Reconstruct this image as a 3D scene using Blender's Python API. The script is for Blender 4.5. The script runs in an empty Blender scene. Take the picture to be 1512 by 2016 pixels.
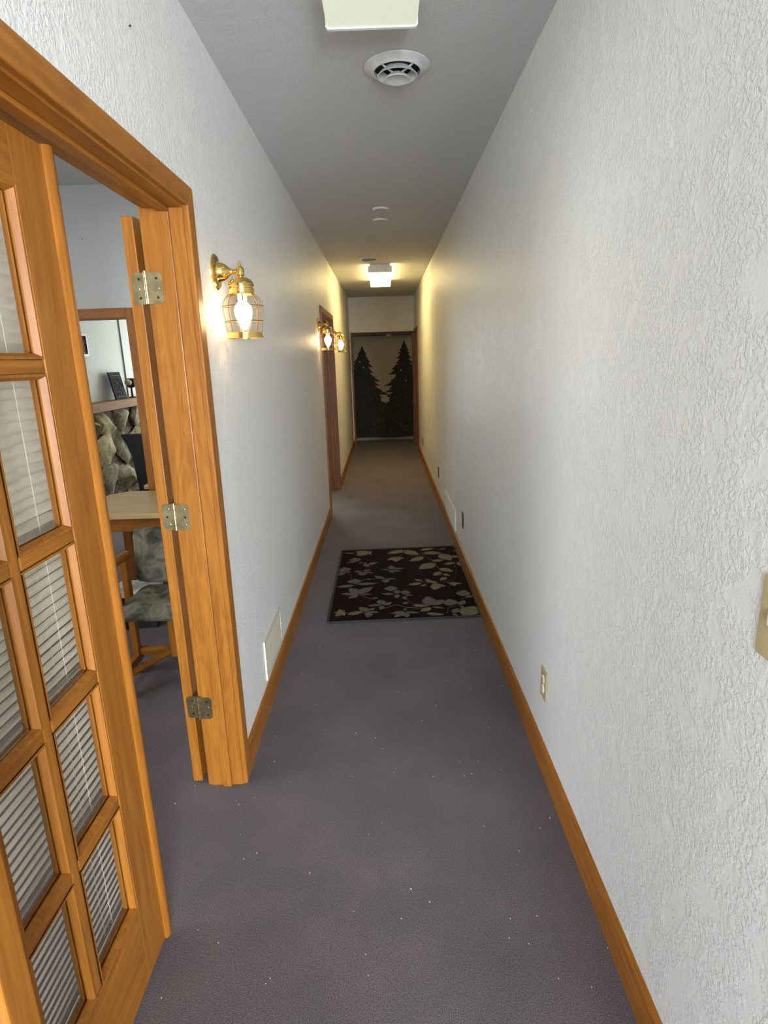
import bpy, bmesh, math, random
from mathutils import Vector, Matrix, noise as mnoise
random.seed(7)
sc = bpy.context.scene
COL = sc.collection
PI = math.pi

# ------------------------------------------------------------------ camera
F_PX, PITCH, YAW, ROLL, HC = 1161.6, .2537, -.0059, -.0317, 1.51
def cam_axes():
    cp, sp, cy, sy, cr, sr = math.cos(PITCH), math.sin(PITCH), math.cos(YAW), math.sin(YAW), math.cos(ROLL), math.sin(ROLL)
    fwd = Vector((sy*cp, cy*cp, -sp)); right = Vector((cy, -sy, 0)); up = right.cross(fwd)
    return cr*right + sr*up, -sr*right + cr*up, fwd
CR, CU, CF = cam_axes()
cam_data = bpy.data.cameras.new('camera'); cam = bpy.data.objects.new('camera', cam_data); COL.objects.link(cam)
cam_data.sensor_width = 36; cam_data.sensor_fit = 'AUTO'; cam_data.lens = F_PX/2016*36
cam_data.clip_start = .02; cam_data.clip_end = 100
cam.matrix_world = Matrix(((CR.x, CU.x, -CF.x, 0), (CR.y, CU.y, -CF.y, 0), (CR.z, CU.z, -CF.z, HC), (0, 0, 0, 1)))
sc.camera = cam
sc.cycles.max_bounces = 8; sc.cycles.transparent_max_bounces = 16
def floor_pt(px, py, z=0.0):           # a photo pixel on the floor -> a point of the place
    d = CF + CR*((px-756)/F_PX) - CU*((py-1008)/F_PX)
    t = (z-HC)/d.z
    return Vector((d.x*t, d.y*t, z))

# ------------------------------------------------------------------ world, light, exposure
sc.view_settings.view_transform = 'Standard'; sc.view_settings.look = 'None'
sc.view_settings.gamma = 1; sc.view_settings.use_curve_mapping = False
sc.view_settings.exposure = 1.85
w = bpy.data.worlds.new('world'); sc.world = w; w.use_nodes = True
w.node_tree.nodes['Background'].inputs[0].default_value = (.62, .76, 1, 1)
w.node_tree.nodes['Background'].inputs[1].default_value = 1.2
def area(name, loc, rot, sx, sy, power, col):
    d = bpy.data.lights.new(name, 'AREA'); d.shape = 'RECTANGLE'; d.size = sx; d.size_y = sy; d.energy = power; d.color = col
    o = bpy.data.objects.new(name, d); COL.objects.link(o); o.location = loc; o.rotation_euler = rot
    return o
# daylight from behind the camera; lamps for the left rooms are added, sources unseen
area('daylight_entrance_right', (1.45, -5.28, 1.15), (math.radians(90), 0, 0), 1.4, 2.0, 235, (.82, .91, 1))  # set to the sides so direct light misses the end wall
area('daylight_entrance_left', (-1.45, -5.28, 1.15), (math.radians(90), 0, 0), 1.4, 2.0, 106, (.70, .85, 1))
area('added_daylight_reading_room', (-3.45, 1.2, 1.45), (PI/2, 0, -PI/2), 1.5, 1.2, 8, (1, .99, .90))  # stands outside an unseen window, added to light the reading room
area('added_reading_room_fill', (-2.1, 2.2, 2.46), (0, 0, 0), .6, 1.2, 3.2, (1, .95, .80))  # added fill without a fixture, brightens the table and chair
area('added_daylight_hearth_room', (-1.75, 8.74, 1.4), (PI/2, 0, PI), 1.5, 1.4, 30, (.93, 1, .92))  # added behind an unseen window to brighten the hearth room

# ------------------------------------------------------------------ materials
def nt(name):
    m = bpy.data.materials.new(name); m.use_nodes = True
    t = m.node_tree; b = t.nodes['Principled BSDF']
    return m, t, b
def sn(t, kind, **kw):
    n = t.nodes.new(kind)
    for k, v in kw.items():
        if k in n.inputs: n.inputs[k].default_value = v
        else: setattr(n, k, v)
    return n
def ramp(t, fac, stops):
    r = t.nodes.new('ShaderNodeValToRGB'); e = r.color_ramp.elements
    while len(e) < len(stops): e.new(.5)
    for i, (p, c) in enumerate(stops):
        e[i].position = p; e[i].color = (*c, 1) if len(c) == 3 else c
    t.links.new(fac, r.inputs[0]); return r.outputs[0]
def coords(t, scale=(1, 1, 1), out='Object'):
    tc = t.nodes.new('ShaderNodeTexCoord'); mp = t.nodes.new('ShaderNodeMapping')
    mp.inputs['Scale'].default_value = scale; t.links.new(tc.outputs[out], mp.inputs[0]); return mp.outputs[0]
def bump(t, b, h, strength, dist):
    n = t.nodes.new('ShaderNodeBump'); n.inputs['Strength'].default_value = strength; n.inputs['Distance'].default_value = dist
    t.links.new(h, n.inputs['Height']); t.links.new(n.outputs[0], b.inputs['Normal'])
def plain(name, col, rough=.5, metal=0, noise=0, spec=.5, emit=None, estr=0):
    m, t, b = nt(name)
    b.inputs['Base Color'].default_value = (*col, 1); b.inputs['Roughness'].default_value = rough
    b.inputs['Metallic'].default_value = metal; b.inputs['Specular IOR Level'].default_value = spec
    n = sn(t, 'ShaderNodeTexNoise', Scale=35.0, Detail=3.0); t.links.new(coords(t), n.inputs['Vector'])
    k = noise or .08
    c = ramp(t, n.outputs[0], [(.3, tuple(x*(1-k) for x in col)), (.7, tuple(min(1, x*(1+k)) for x in col))])
    t.links.new(c, b.inputs['Base Color'])
    if emit:
        b.inputs['Emission Color'].default_value = (*emit, 1); b.inputs['Emission Strength'].default_value = estr
    return m
def knock_mat(name, col, scale=92., strength=.45, dist=.003, rough=.42):
    m, t, b = nt(name); v = coords(t)
    n1 = sn(t, 'ShaderNodeTexNoise', Scale=scale, Detail=4.0, Roughness=.55, Distortion=.6); t.links.new(v, n1.inputs['Vector'])
    n2 = sn(t, 'ShaderNodeTexNoise', Scale=scale*.16, Detail=2.0); t.links.new(v, n2.inputs['Vector'])
    n3 = sn(t, 'ShaderNodeTexNoise', Scale=1.3, Detail=2.0); t.links.new(v, n3.inputs['Vector'])
    flat = ramp(t, n1.outputs[0], [(.42, (0, 0, 0)), (.56, (1, 1, 1))])          # sprayed splatter, knocked flat
    patch = ramp(t, n2.outputs[0], [(.36, (.1, .1, .1)), (.5, (1, 1, 1))])
    mul = sn(t, 'ShaderNodeMath', operation='MULTIPLY'); t.links.new(flat, mul.inputs[0]); t.links.new(patch, mul.inputs[1])
    c = ramp(t, n3.outputs[0], [(.3, tuple(x*.97 for x in col)), (.7, col)])
    t.links.new(c, b.inputs['Base Color'])
    b.inputs['Roughness'].default_value = rough; b.inputs['Specular IOR Level'].default_value = .45
    bump(t, b, mul.outputs[0], strength, dist)
    return m
def oak_mat(name, axis, light, dark, rough=.42, k=1.0, coat=.05):
    m, t, b = nt(name)
    s = [46*k]*3; s['xyz'.index(axis)] = 1.7*k
    v = coords(t, tuple(s))
    n1 = sn(t, 'ShaderNodeTexNoise', Scale=1.0, Detail=6.0, Roughness=.62, Distortion=.9); t.links.new(v, n1.inputs['Vector'])
    s2 = [7*k]*3; s2['xyz'.index(axis)] = .8*k
    v2 = coords(t, tuple(s2))
    n2 = sn(t, 'ShaderNodeTexNoise', Scale=1.0, Detail=3.0, Roughness=.5, Distortion=1.6); t.links.new(v2, n2.inputs['Vector'])
    wv = sn(t, 'ShaderNodeMath', operation='MULTIPLY'); wv.inputs[1].default_value = 11.0; t.links.new(n2.outputs[0], wv.inputs[0])
    fr = sn(t, 'ShaderNodeMath', operation='PINGPONG'); fr.inputs[1].default_value = .5; t.links.new(wv.outputs[0], fr.inputs[0])
    mx = sn(t, 'ShaderNodeMath', operation='MULTIPLY_ADD'); mx.inputs[1].default_value = .26; t.links.new(fr.outputs[0], mx.inputs[0])
    sub = sn(t, 'ShaderNodeMath', operation='MULTIPLY'); sub.inputs[1].default_value = .75; t.links.new(n1.outputs[0], sub.inputs[0])
    t.links.new(sub.outputs[0], mx.inputs[2])
    mid = tuple((a+c)/2 for a, c in zip(light, dark))
    c = ramp(t, mx.outputs[0], [(.25, dark), (.42, mid), (.58, light)])
    t.links.new(c, b.inputs['Base Color'])
    b.inputs['Roughness'].default_value = rough; b.inputs['Specular IOR Level'].default_value = .28; b.inputs['Coat Weight'].default_value = coat; b.inputs['Coat Roughness'].default_value = .25
    bump(t, b, n1.outputs[0], .08, .002)
    return m
def carpet_mat():
    m, t, b = nt('carpet'); v = coords(t)
    n1 = sn(t, 'ShaderNodeTexNoise', Scale=370., Detail=4.0, Roughness=.8); t.links.new(v, n1.inputs['Vector'])
    n2 = sn(t, 'ShaderNodeTexNoise', Scale=3.2, Detail=4.0); t.links.new(v, n2.inputs['Vector'])
    n3 = sn(t, 'ShaderNodeTexNoise', Scale=330., Detail=2.0); t.links.new(v, n3.inputs['Vector'])
    c = ramp(t, n1.outputs[0], [(.34, (.040, .032, .034)), (.5, (.115, .094, .097)), (.66, (.27, .23, .225))])
    c2 = ramp(t, n2.outputs[0], [(.32, (.80, .80, .83)), (.68, (1.08, 1.04, 1.02))])
    mix = sn(t, 'ShaderNodeMix', data_type='RGBA', blend_type='MULTIPLY'); mix.inputs[0].default_value = 1
    t.links.new(c, mix.inputs[6]); t.links.new(c2, mix.inputs[7]); t.links.new(mix.outputs[2], b.inputs['Base Color'])
    b.inputs['Roughness'].default_value = .95; b.inputs['Specular IOR Level'].default_value = .1
    b.inputs['Sheen Weight'].default_value = .15
    ad = sn(t, 'ShaderNodeMath', operation='ADD'); t.links.new(n1.outputs[0], ad.inputs[0]); t.links.new(n3.outputs[0], ad.inputs[1])
    bump(t, b, ad.outputs[0], .3, .002)
    return m
def glass_mat(name, tint=(1, 1, 1), ior=1.45, clear=True):
    m = bpy.data.materials.new(name); m.use_nodes = True; t = m.node_tree; t.nodes.clear()
    o = t.nodes.new('ShaderNodeOutputMaterial'); a = t.nodes.new('ShaderNodeBsdfTransparent'); g = t.nodes.new('ShaderNodeBsdfGlossy')
    a.inputs[0].default_value = (*tint, 1); g.inputs['Roughness'].default_value = .03
    lw = t.nodes.new('ShaderNodeLayerWeight'); lw.inputs[0].default_value = .5
    pw = sn(t, 'ShaderNodeMath', operation='POWER'); pw.inputs[1].default_value = 4.0; t.links.new(lw.outputs['Facing'], pw.inputs[0])
    fz = sn(t, 'ShaderNodeMath', operation='MULTIPLY_ADD'); fz.inputs[1].default_value = .45; fz.inputs[2].default_value = .02; t.links.new(pw.outputs[0], fz.inputs[0])
    mx = t.nodes.new('ShaderNodeMixShader'); t.links.new(fz.outputs[0], mx.inputs[0]); t.links.new(a.outputs[0], mx.inputs[1]); t.links.new(g.outputs[0], mx.inputs[2])
    t.links.new(mx.outputs[0], o.inputs[0]); return m
def fabric_mat(name, cols, scale=18.):
    m, t, b = nt(name); v = coords(t)
    n1 = sn(t, 'ShaderNodeTexNoise', Scale=scale, Detail=5.0, Roughness=.65, Distortion=1.4); t.links.new(v, n1.inputs['Vector'])
    n2 = sn(t, 'ShaderNodeTexNoise', Scale=400., Detail=1.0); t.links.new(v, n2.inputs['Vector'])
    c = ramp(t, n1.outputs[0], [(.3+.4*i/(len(cols)-1), q) for i, q in enumerate(cols)])
    t.links.new(c, b.inputs['Base Color']); b.inputs['Roughness'].default_value = .95; b.inputs['Specular IOR Level'].default_value = .08
    bump(t, b, n2.outputs[0], .4, .002); return m
def stone_mat(name, a, c, d):
    m, t, b = nt(name); v = coords(t)
    n1 = sn(t, 'ShaderNodeTexNoise', Scale=9., Detail=8.0, Roughness=.7); t.links.new(v, n1.inputs['Vector'])
    n2 = sn(t, 'ShaderNodeTexNoise', Scale=60., Detail=4.0); t.links.new(v, n2.inputs['Vector'])
    q = ramp(t, n1.outputs[0], [(.34, d), (.48, a), (.64, c)]); t.links.new(q, b.inputs['Base Color'])
    b.inputs['Roughness'].default_value = .9
    ad = sn(t, 'ShaderNodeMath', operation='ADD'); t.links.new(n1.outputs[0], ad.inputs[0]); t.links.new(n2.outputs[0], ad.inputs[1])
    bump(t, b, ad.outputs[0], .8, .012); return m
def attr_mat(name, rough=.9):
    m, t, b = nt(name); a = t.nodes.new('ShaderNodeVertexColor'); a.layer_name = 'print'
    t.links.new(a.outputs[0], b.inputs['Base Color']); b.inputs['Roughness'].default_value = rough; return m
def ray_free_emit(name, col, strength, base=(.9, .9, .85)):
    m, t, b = nt(name); b.inputs['Base Color'].default_value = (*base, 1); b.inputs['Roughness'].default_value = .35
    b.inputs['Emission Color'].default_value = (*col, 1); b.inputs['Emission Strength'].default_value = strength
    v = coords(t); n = sn(t, 'ShaderNodeTexVoronoi', Scale=160.); t.links.new(v, n.inputs['Vector']); bump(t, b, n.outputs[0], .3, .002)
    return m

WALL = knock_mat('wall_paint', (.765, .74, .69))
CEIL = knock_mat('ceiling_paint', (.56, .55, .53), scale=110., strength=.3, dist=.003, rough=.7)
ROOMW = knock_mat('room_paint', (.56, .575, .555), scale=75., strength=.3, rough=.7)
CARPET = carpet_mat()
OL, OD = (.365, .135, .017), (.225, .071, .006)
OAK_Z = oak_mat('oak_upright', 'z', OL, OD); OAK_Y = oak_mat('oak_lengthwise', 'y', OL, OD); OAK_X = oak_mat('oak_crosswise', 'x', OL, OD)
PALE_Y = oak_mat('pale_oak_lengthwise', 'y', (.58, .42, .20), (.44, .29, .12), rough=.4)
PALE_X = oak_mat('pale_oak_crosswise', 'x', (.58, .42, .20), (.44, .29, .12), rough=.4)
REDOAK = oak_mat('reddish_oak', 'z', (.23, .078, .013), (.13, .038, .005))
REDOAK_Y = oak_mat('reddish_oak_lengthwise', 'y', (.23, .078, .013), (.13, .038, .005))
BRASS = plain('polished_brass', (.86, .60, .20), .14, 1, .04)
WIRE = plain('cage_brass', (.10, .055, .018), .5, .2, .05)
OLDBRASS = plain('worn_brass', (.62, .50, .26), .30, 1, .25)
WHITE = plain('white_enamel', (.80, .79, .76), .4)
OFFWHITE = plain('beige_enamel', (.62, .58, .46), .45)
TAN = plain('tan_plastic', (.46, .36, .19), .4)
BROWNP = plain('brown_plastic', (.10, .060, .035), .45)
IVORY = plain('ivory_plastic', (.75, .70, .55), .4)
BLACK = plain('black_fabric', (.018, .018, .02), .7)
BLACKM = plain('black_metal', (.02, .02, .02), .45, .6)
DARK = plain('cavity_shade', (.012, .012, .012), .9)  # near-black colour in place of the shade inside openings
CHROME = plain('chrome', (.7, .7, .7), .15, 1, .03)
SLAT = plain('cream_slat', (.74, .70, .56), .5)
CORD = plain('cream_cord', (.7, .66, .55), .8)
GLASS = glass_mat('clear_glass')
LGLASS = glass_mat('lamp_glass', (1, .96, .9))
SHADEW = (1, .70, .36)
BULB = ray_free_emit('bulb_glow', (1, .72, .42), 9.5, (1, .95, .85))
LENS_FAR = ray_free_emit('lit_lens_yellow', (1, .76, .32), 4.8)
LENS_NEAR = ray_free_emit('lit_lens_pale', (.95, 1, .76), .165, (.30, .31, .26))

# ------------------------------------------------------------------ mesh helpers
def box(bm, x0, x1, y0, y1, z0, z1):
    r = bmesh.ops.create_cube(bm, size=1)['verts']
    for v in r:
        v.co = Vector(((x0+x1)/2 + v.co.x*(x1-x0), (y0+y1)/2 + v.co.y*(y1-y0), (z0+z1)/2 + v.co.z*(z1-z0)))
    return r
def bevel(bm, wd, seg=2):
    bmesh.ops.bevel(bm, geom=list(bm.edges), offset=wd, segments=seg, affect='EDGES', profile=.6)
def bbox(x0, x1, y0, y1, z0, z1, bv=0, seg=2):
    bm = bmesh.new(); box(bm, x0, x1, y0, y1, z0, z1)
    if bv: bevel(bm, bv, seg)
    return bm
def frame_of(d):
    d = d.normalized(); a = Vector((0, 0, 1)) if abs(d.z) < .9 else Vector((1, 0, 0))
    u = d.cross(a).normalized(); return u, d.cross(u).normalized()
def tube(bm, pts, r, n=8, closed=False):
    pts = [Vector(p) for p in pts]; m = len(pts); rings = []
    for i, p in enumerate(pts):
        if closed: d = pts[(i+1) % m]-pts[i-1]
        else: d = pts[min(i+1, m-1)]-pts[max(i-1, 0)]
        if i == 0: u, v = frame_of(d)
        else:
            dd = d.normalized(); u = (u-dd*u.dot(dd)).normalized(); v = dd.cross(u)
        rr = r[i] if isinstance(r, (list, tuple)) else r
        rings.append([bm.verts.new(p+(u*math.cos(2*PI*k/n)+v*math.sin(2*PI*k/n))*rr) for k in range(n)])
    for i in range(m if closed else m-1):
        a, b = rings[i], rings[(i+1) % m]
        for k in range(n): bm.faces.new((a[k], a[(k+1) % n], b[(k+1) % n], b[k]))
    if not closed:
        bm.faces.new(rings[0][::-1]); bm.faces.new(rings[-1])
def lathe(bm, prof, n=32, M=None, caps=True):
    rings = []
    for r, z in prof:
        rings.append([bm.verts.new(Vector((r*math.cos(2*PI*k/n), r*math.sin(2*PI*k/n), z))) for k in range(n)])
    for a, b in zip(rings, rings[1:]):
        for k in range(n): bm.faces.new((a[k], a[(k+1) % n], b[(k+1) % n], b[k]))
    if caps:
        bm.faces.new(rings[0][::-1]); bm.faces.new(rings[-1])
    if M is not None:
        for rg in rings:
            for v in rg: v.co = M @ v.co
def prism(bm, poly, axis, a, b):
    """polygon of 2D points extruded along axis from a to b; 2D = the other two axes in xyz order"""
    def P(q, c):
        l = list(q); l.insert('xyz'.index(axis), c); return Vector(l)
    A = [bm.verts.new(P(q, a)) for q in poly]; B = [bm.verts.new(P(q, b)) for q in poly]
    bm.faces.new(A); bm.faces.new(B[::-1])
    for i in range(len(poly)):
        j = (i+1) % len(poly); bm.faces.new((A[j], A[i], B[i], B[j]))
def mk(name, bm, mat, parent=None, smooth=False, angle=None, loc=None):
    bmesh.ops.recalc_face_normals(bm, faces=list(bm.faces))
    me = bpy.data.meshes.new(name); bm.to_mesh(me); bm.free()
    if smooth:
        me.polygons.foreach_set('use_smooth', [True]*len(me.polygons))
        try: me.set_sharp_from_angle(angle=angle or math.radians(40))
        except Exception: pass
    me.materials.append(mat)
    o = bpy.data.objects.new(name, me); COL.objects.link(o)
    if parent: o.parent = parent
    if loc: o.location = loc
    return o
def tag(o, label, cat, group=None):
    o['label'] = label; o['category'] = cat
    if group: o['group'] = group
    return o
def thing(name, label, cat, loc=(0, 0, 0), rz=0, group=None):
    o = bpy.data.objects.new(name, None); COL.objects.link(o); o.location = loc; o.rotation_euler = (0, 0, rz); o.empty_display_size = .1
    return tag(o, label, cat, group)
def struct_empty(name, loc=(0, 0, 0), rz=0):
    o = bpy.data.objects.new(name, None); COL.objects.link(o); o.location = loc; o.rotation_euler = (0, 0, rz); o['kind'] = 'structure'; o.empty_display_size = .1
    return o
def struct(name, bm, mat, **k):
    o = mk(name, bm, mat, **k); o['kind'] = 'structure'; return o
def dup(root, loc, rz=None, label=None):
    r = root.copy(); COL.objects.link(r); r.location = loc
    if rz is not None: r.rotation_euler = (0, 0, rz)
    if label: r['label'] = label
    for ch in list(root.children):
        c = ch.copy(); COL.objects.link(c); c.parent = r
        for g in list(ch.children):
            d = g.copy(); COL.objects.link(d); d.parent = c
    return r
def inst(src, parent, loc, rz=None):
    c = src.copy(); COL.objects.link(c); c.parent = parent; c.location = loc
    if rz is not None: c.rotation_euler = rz
    return c

# ------------------------------------------------------------------ the shell
XL, XR, H, WT = -.564, .558, 2.54, .115
YE = 10.66
struct('floor', bbox(-3.6, 2.4, -5.2, 11.6, -.08, 0), CARPET)
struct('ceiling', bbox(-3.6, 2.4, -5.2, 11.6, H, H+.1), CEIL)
D1A, D1B, D1T = .682, 1.865, 1.951          # french door opening (finished)
D2A, D2B, D2T = 5.722, 6.955, 1.94          # second doorway on the left
JT = .02                                     # jamb thickness
bm = bmesh.new()
X0 = XL-WT
for y0, y1, z0, z1 in ((-.8, D1A-JT, 0, H), (D1A-JT, D1B+JT, D1T+JT, H), (D1B+JT, D2A-JT, 0, H), (D2A-JT, D2B+JT, D2T+JT, H), (D2B+JT, YE, 0, H)):
    box(bm, X0, XL, y0, y1, z0, z1)
struct('wall_left', bm, WALL)
DRA, DRB, DRT = 9.705, 10.52, 1.93
bm = bmesh.new()
for y0, y1, z0, z1 in ((-.25, DRA-JT, 0, H), (DRA-JT, DRB+JT, DRT+JT, H), (DRB+JT, YE, 0, H)):
    box(bm, XR, XR+WT, y0, y1, z0, z1)
struct('wall_right', bm, WALL)
# end wall: an opening with the hanging in a shallow alcove behind it
EA, EB, ET = -.548, .552, 1.965
bm = bmesh.new()
box(bm, X0, XR+WT, YE, YE+.12, ET, H)
box(bm, X0, EA, YE, YE+.12, 0, ET); box(bm, EB, XR+WT, YE, YE+.12, 0, ET)
struct('wall_end', bm, WALL)
bm = bmesh.new()
box(bm, X0, XR+WT, 11.36, 11.46, 0, H); box(bm, X0, -.60, YE+.12, 11.36, 0, H); box(bm, .60, XR+WT, YE+.12, 11.36, 0, H)
struct('wall_alcove', bm, WALL)
# unseen back wall, two side openings shaped so daylight misses the end wall
bm = bmesh.new()
for a, b in ((-3.5, -2.15), (-.75, .75), (2.15, 2.3)): box(bm, a, b, -5.2, -5.08, 0, H)
for a, b in ((-2.15, -.75), (.75, 2.15)): box(bm, a, b, -5.2, -5.08, 0, .12); box(bm, a, b, -5.2, -5.08, 2.18, H)
struct('wall_back', bm, WALL)
bm = bmesh.new()
box(bm, XR+WT, 2.3, -.25, -.13, 0, H); box(bm, 2.2, 2.3, -5.08, -.25, 0, H); box(bm, -3.5, -3.38, -5.08, -.8, 0, H)
struct('wall_lobby', bm, WALL)
# rooms on the left
YP = 3.79
OPA, OPB, OPT = -2.75, -1.555, 1.80
bm = bmesh.new()
box(bm, -3.5, OPA-JT, YP, YP+.12, 0, H); box(bm, OPA-JT, OPB+JT, YP, YP+.12, OPT+JT, H); box(bm, OPB+JT, X0, YP, YP+.12, 0, H)
struct('wall_partition', bm, ROOMW)
bm = bmesh.new()                        # reading-room wall with an added window opening, out of view
box(bm, -3.38, -3.28, -.9, .45, 0, H); box(bm, -3.38, -3.28, 1.95, YP, 0, H)
box(bm, -3.38, -3.28, .45, 1.95, 0, .85); box(bm, -3.38, -3.28, .45, 1.95, 2.05, H)
struct('wall_reading', bm, ROOMW)
struct('wall_near', bbox(-3.38, X0, -.9, -.8, 0, H), ROOMW)
HX = -2.75
struct('wall_hearth', bbox(HX-.1, HX, YP+.12, 8.7, 0, H), ROOMW)
bm = bmesh.new()
box(bm, HX, -2.5, 8.55, 8.67, 0, H); box(bm, -1.0, X0, 8.55, 8.67, 0, H); box(bm, -2.5, -1.0, 8.55, 8.67, 0, .7); box(bm, -2.5, -1.0, 8.55, 8.67, 2.1, H)
struct('wall_far', bm, ROOMW)

# baseboards
def base_prof(s):          # profile in (x, z); s = +1 grows towards +x
    return [(0, 0), (s*.013, 0), (s*.013, .088), (s*.011, .099), (s*.006, .107), (0, .109)]
def baseboard(name, x, s, spans, mat=OAK_Y):
    bm = bmesh.new()
    for y0, y1 in spans: prism(bm, [(x+a, b) for a, b in base_prof(s)], 'y', y0, y1)
    struct(name, bm, mat)
baseboard('baseboard_left', XL, 1, ((-.8, D1A-.072), (D1B+.072, D2A-.066), (D2B+.066, YE)))
baseboard('baseboard_right', XR, -1, ((-.25, DRA-.062), (DRB+.062, YE)))

# ------------------------------------------------------------------ door linings and casings
def casing_set(parent, y0, y1, zt, xp, s, cw, mz, my, th=.016, rev=.006):
    """three mitred casing boards on the wall plane xp, facing s"""
    def board(poly, mat):
        bm = bmesh.new(); prism(bm, poly, 'x', xp, xp+s*th)
        fr = [e for e in bm.edges if all(abs(v.co.x-(xp+s*th)) < 1e-5 for v in e.verts)]
        bmesh.ops.bevel(bm, geom=fr, offset=.005, segments=3, affect='EDGES', profile=.6)
        mk('casing', bm, mat, parent)
    a, b, t = y0-rev, y1+rev, zt+rev
    board([(a-cw, .0), (a, .0), (a, t), (a-cw, t+cw)], mz)
    board([(b, .0), (b+cw, .0), (b+cw, t+cw), (b, t)], mz)
    board([(a, t), (b, t), (b+cw, t+cw), (a-cw, t+cw)], my)
def lining(parent, y0, y1, zt, xa, xb, mz, my, stop=None):
    mk('jamb', bbox(xa, xb, y0-JT, y0, 0, zt, .001, 1), mz, parent); mk('jamb', bbox(xa, xb, y1, y1+JT, 0, zt, .001, 1), mz, parent)
    mk('head_jamb', bbox(xa, xb, y0-JT, y1+JT, zt, zt+JT, .001, 1), my, parent)
    if stop:
        p, q = stop
        mk('door_stop', bbox(p, q, y0, y0+.011, 0, zt-.011, .003), mz, parent); mk('door_stop', bbox(p, q, y1-.011, y1, 0, zt-.011, .003), mz, parent)
        mk('door_stop', bbox(p, q, y0, y1, zt-.011, zt, .003), my, parent)
LX = -.636                                   # corridor face of a closed leaf
t1 = struct_empty('trim_1'); casing_set(t1, D1A, D1B, D1T, XL, 1, .058, OAK_Z, OAK_Y); casing_set(t1, D1A, D1B, D1T, X0, -1, .058, OAK_Z, OAK_Y)
lining(t1, D1A, D1B, D1T, X0, XL, OAK_Z, OAK_Y, (-.634, -.603))
t2 = struct_empty('trim_2'); casing_set(t2, D2A, D2B, D2T, XL, 1, .056, REDOAK, REDOAK_Y); casing_set(t2, D2A, D2B, D2T, X0, -1, .056, REDOAK, REDOAK_Y)
lining(t2, D2A, D2B, D2T, X0, XL, REDOAK, REDOAK_Y, (-.634, -.603))
t3 = struct_empty('trim_3'); casing_set(t3, DRA, DRB, DRT, XR, -1, .055, REDOAK, REDOAK_Y)
lining(t3, DRA, DRB, DRT, XR, XR+WT, REDOAK, REDOAK_Y, (XR+.05, XR+.07))
# cased opening to the hearth room (in the partition, boards in the xz plane)
t4 = struct_empty('trim_4')
for a, b in ((OPB, OPB+.046), (OPA-.046, OPA)):
    mk('casing', bbox(a, b, YP-.018, YP, 0, OPT+.058, .004), OAK_Z, t4)
mk('casing', bbox(OPA, OPB, YP-.018, YP, OPT, OPT+.058, .004), OAK_X, t4)
mk('jamb', bbox(OPB, OPB+JT, YP, YP+.12, 0, OPT), OAK_Z, t4); mk('jamb', bbox(OPA-JT, OPA, YP, YP+.12, 0, OPT), OAK_Z, t4)
mk('head_jamb', bbox(OPA-JT, OPB+JT, YP, YP+.12, OPT, OPT+JT), OAK_X, t4)
# end opening: dark stained frame
t5 = struct_empty('trim_5')
mk('jamb', bbox(EA, EA+.032, YE-.012, YE+.12, 0, ET, .003), REDOAK, t5); mk('jamb', bbox(EB-.032, EB, YE-.012, YE+.12, 0, ET, .003), REDOAK, t5)
mk('head_jamb', bbox(EA, EB, YE-.006, YE+.12, ET-.014, ET, .002), REDOAK_Y, t5)

# ------------------------------------------------------------------ french leaves
def french_leaf(name, loc, rz, w, h, cols, rows, mz=OAK_Z, my=OAK_Y, astragal=False, stile=.098):
    """local: hinge edge at y=0, leaf runs to +y, corridor face x=0, thickness to -x"""
    root = struct_empty(name, loc, rz); T = .034; zb = .012
    mk('stile', bbox(-T, 0, 0, cols[0][0], zb, h, .002), mz, root)
    mk('stile', bbox(-T, 0, cols[-1][1], w, zb, h, .002), mz, root)
    ya, yb = cols[0][0], cols[-1][1]
    mk('rail', bbox(-T, 0, ya, yb, zb, rows[0][0], .001, 1), my, root)
    mk('rail', bbox(-T, 0, ya, yb, rows[-1][1], h, .001, 1), my, root)
    for i in range(len(cols)-1):
        mk('muntin', bbox(-T+.004, -.002, cols[i][1]-.001, cols[i+1][0]+.001, rows[0][0], rows[-1][1], .006, 3), mz, root, smooth=True)
    for c in cols:
        for i in range(len(rows)-1):
            mk('muntin', bbox(-T+.004, -.002, c[0], c[1], rows[i][1]-.001, rows[i+1][0]+.001, .006, 3), my, root, smooth=True)
    for c in cols:
        for r in rows:
            bm = bmesh.new()
            for sx, x0, x1 in ((1, -.001, -.012), (-1, -T+.001, -T+.012)):
                rings = []
                for inset, x in ((0, x0), (.005, x0), (.011, x1), (.011, x1-sx*.003)):
                    rings.append([bm.verts.new((x, y, z)) for y, z in ((c[0]+inset, r[0]+inset), (c[1]-inset, r[0]+inset), (c[1]-inset, r[1]-inset), (c[0]+inset, r[1]-inset))])
                for A, B in zip(rings, rings[1:]):
                    for k in range(4): bm.faces.new((A[k], A[(k+1) % 4], B[(k+1) % 4], B[k]))
            mk('glazing_bead', bm, mz, root)
            mk('pane', bbox(-T/2-.0015, -T/2+.0015, c[0]+.004, c[1]-.004, r[0]+.004, r[1]-.004), GLASS, root)
    if astragal:
        bm = bmesh.new()
        prism(bm, [(-.006, w-.018), (.006, w-.018), (.011, w-.012), (.013, w-.003), (.011, w+.006), (.004, w+.012), (.003, w+.018), (-.006, w+.018)], 'z', zb, h)
        mk('astragal', bm, mz, root, smooth=True)
    return root
ROWS = [(.236, .531), (.557, .850), (.876, 1.171), (1.197, 1.503), (1.529, 1.826)]
leaf1 = french_leaf('door_1', (LX, D1A+.003, 0), 0, .590, 1.924, [(.102, .255), (.281, .464)], ROWS, astragal=True)
leaf2 = french_leaf('door_2', (-.716, 1.876, 0), 0, .585, 1.936, [(.10, .279), (.305, .485)], ROWS)
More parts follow.
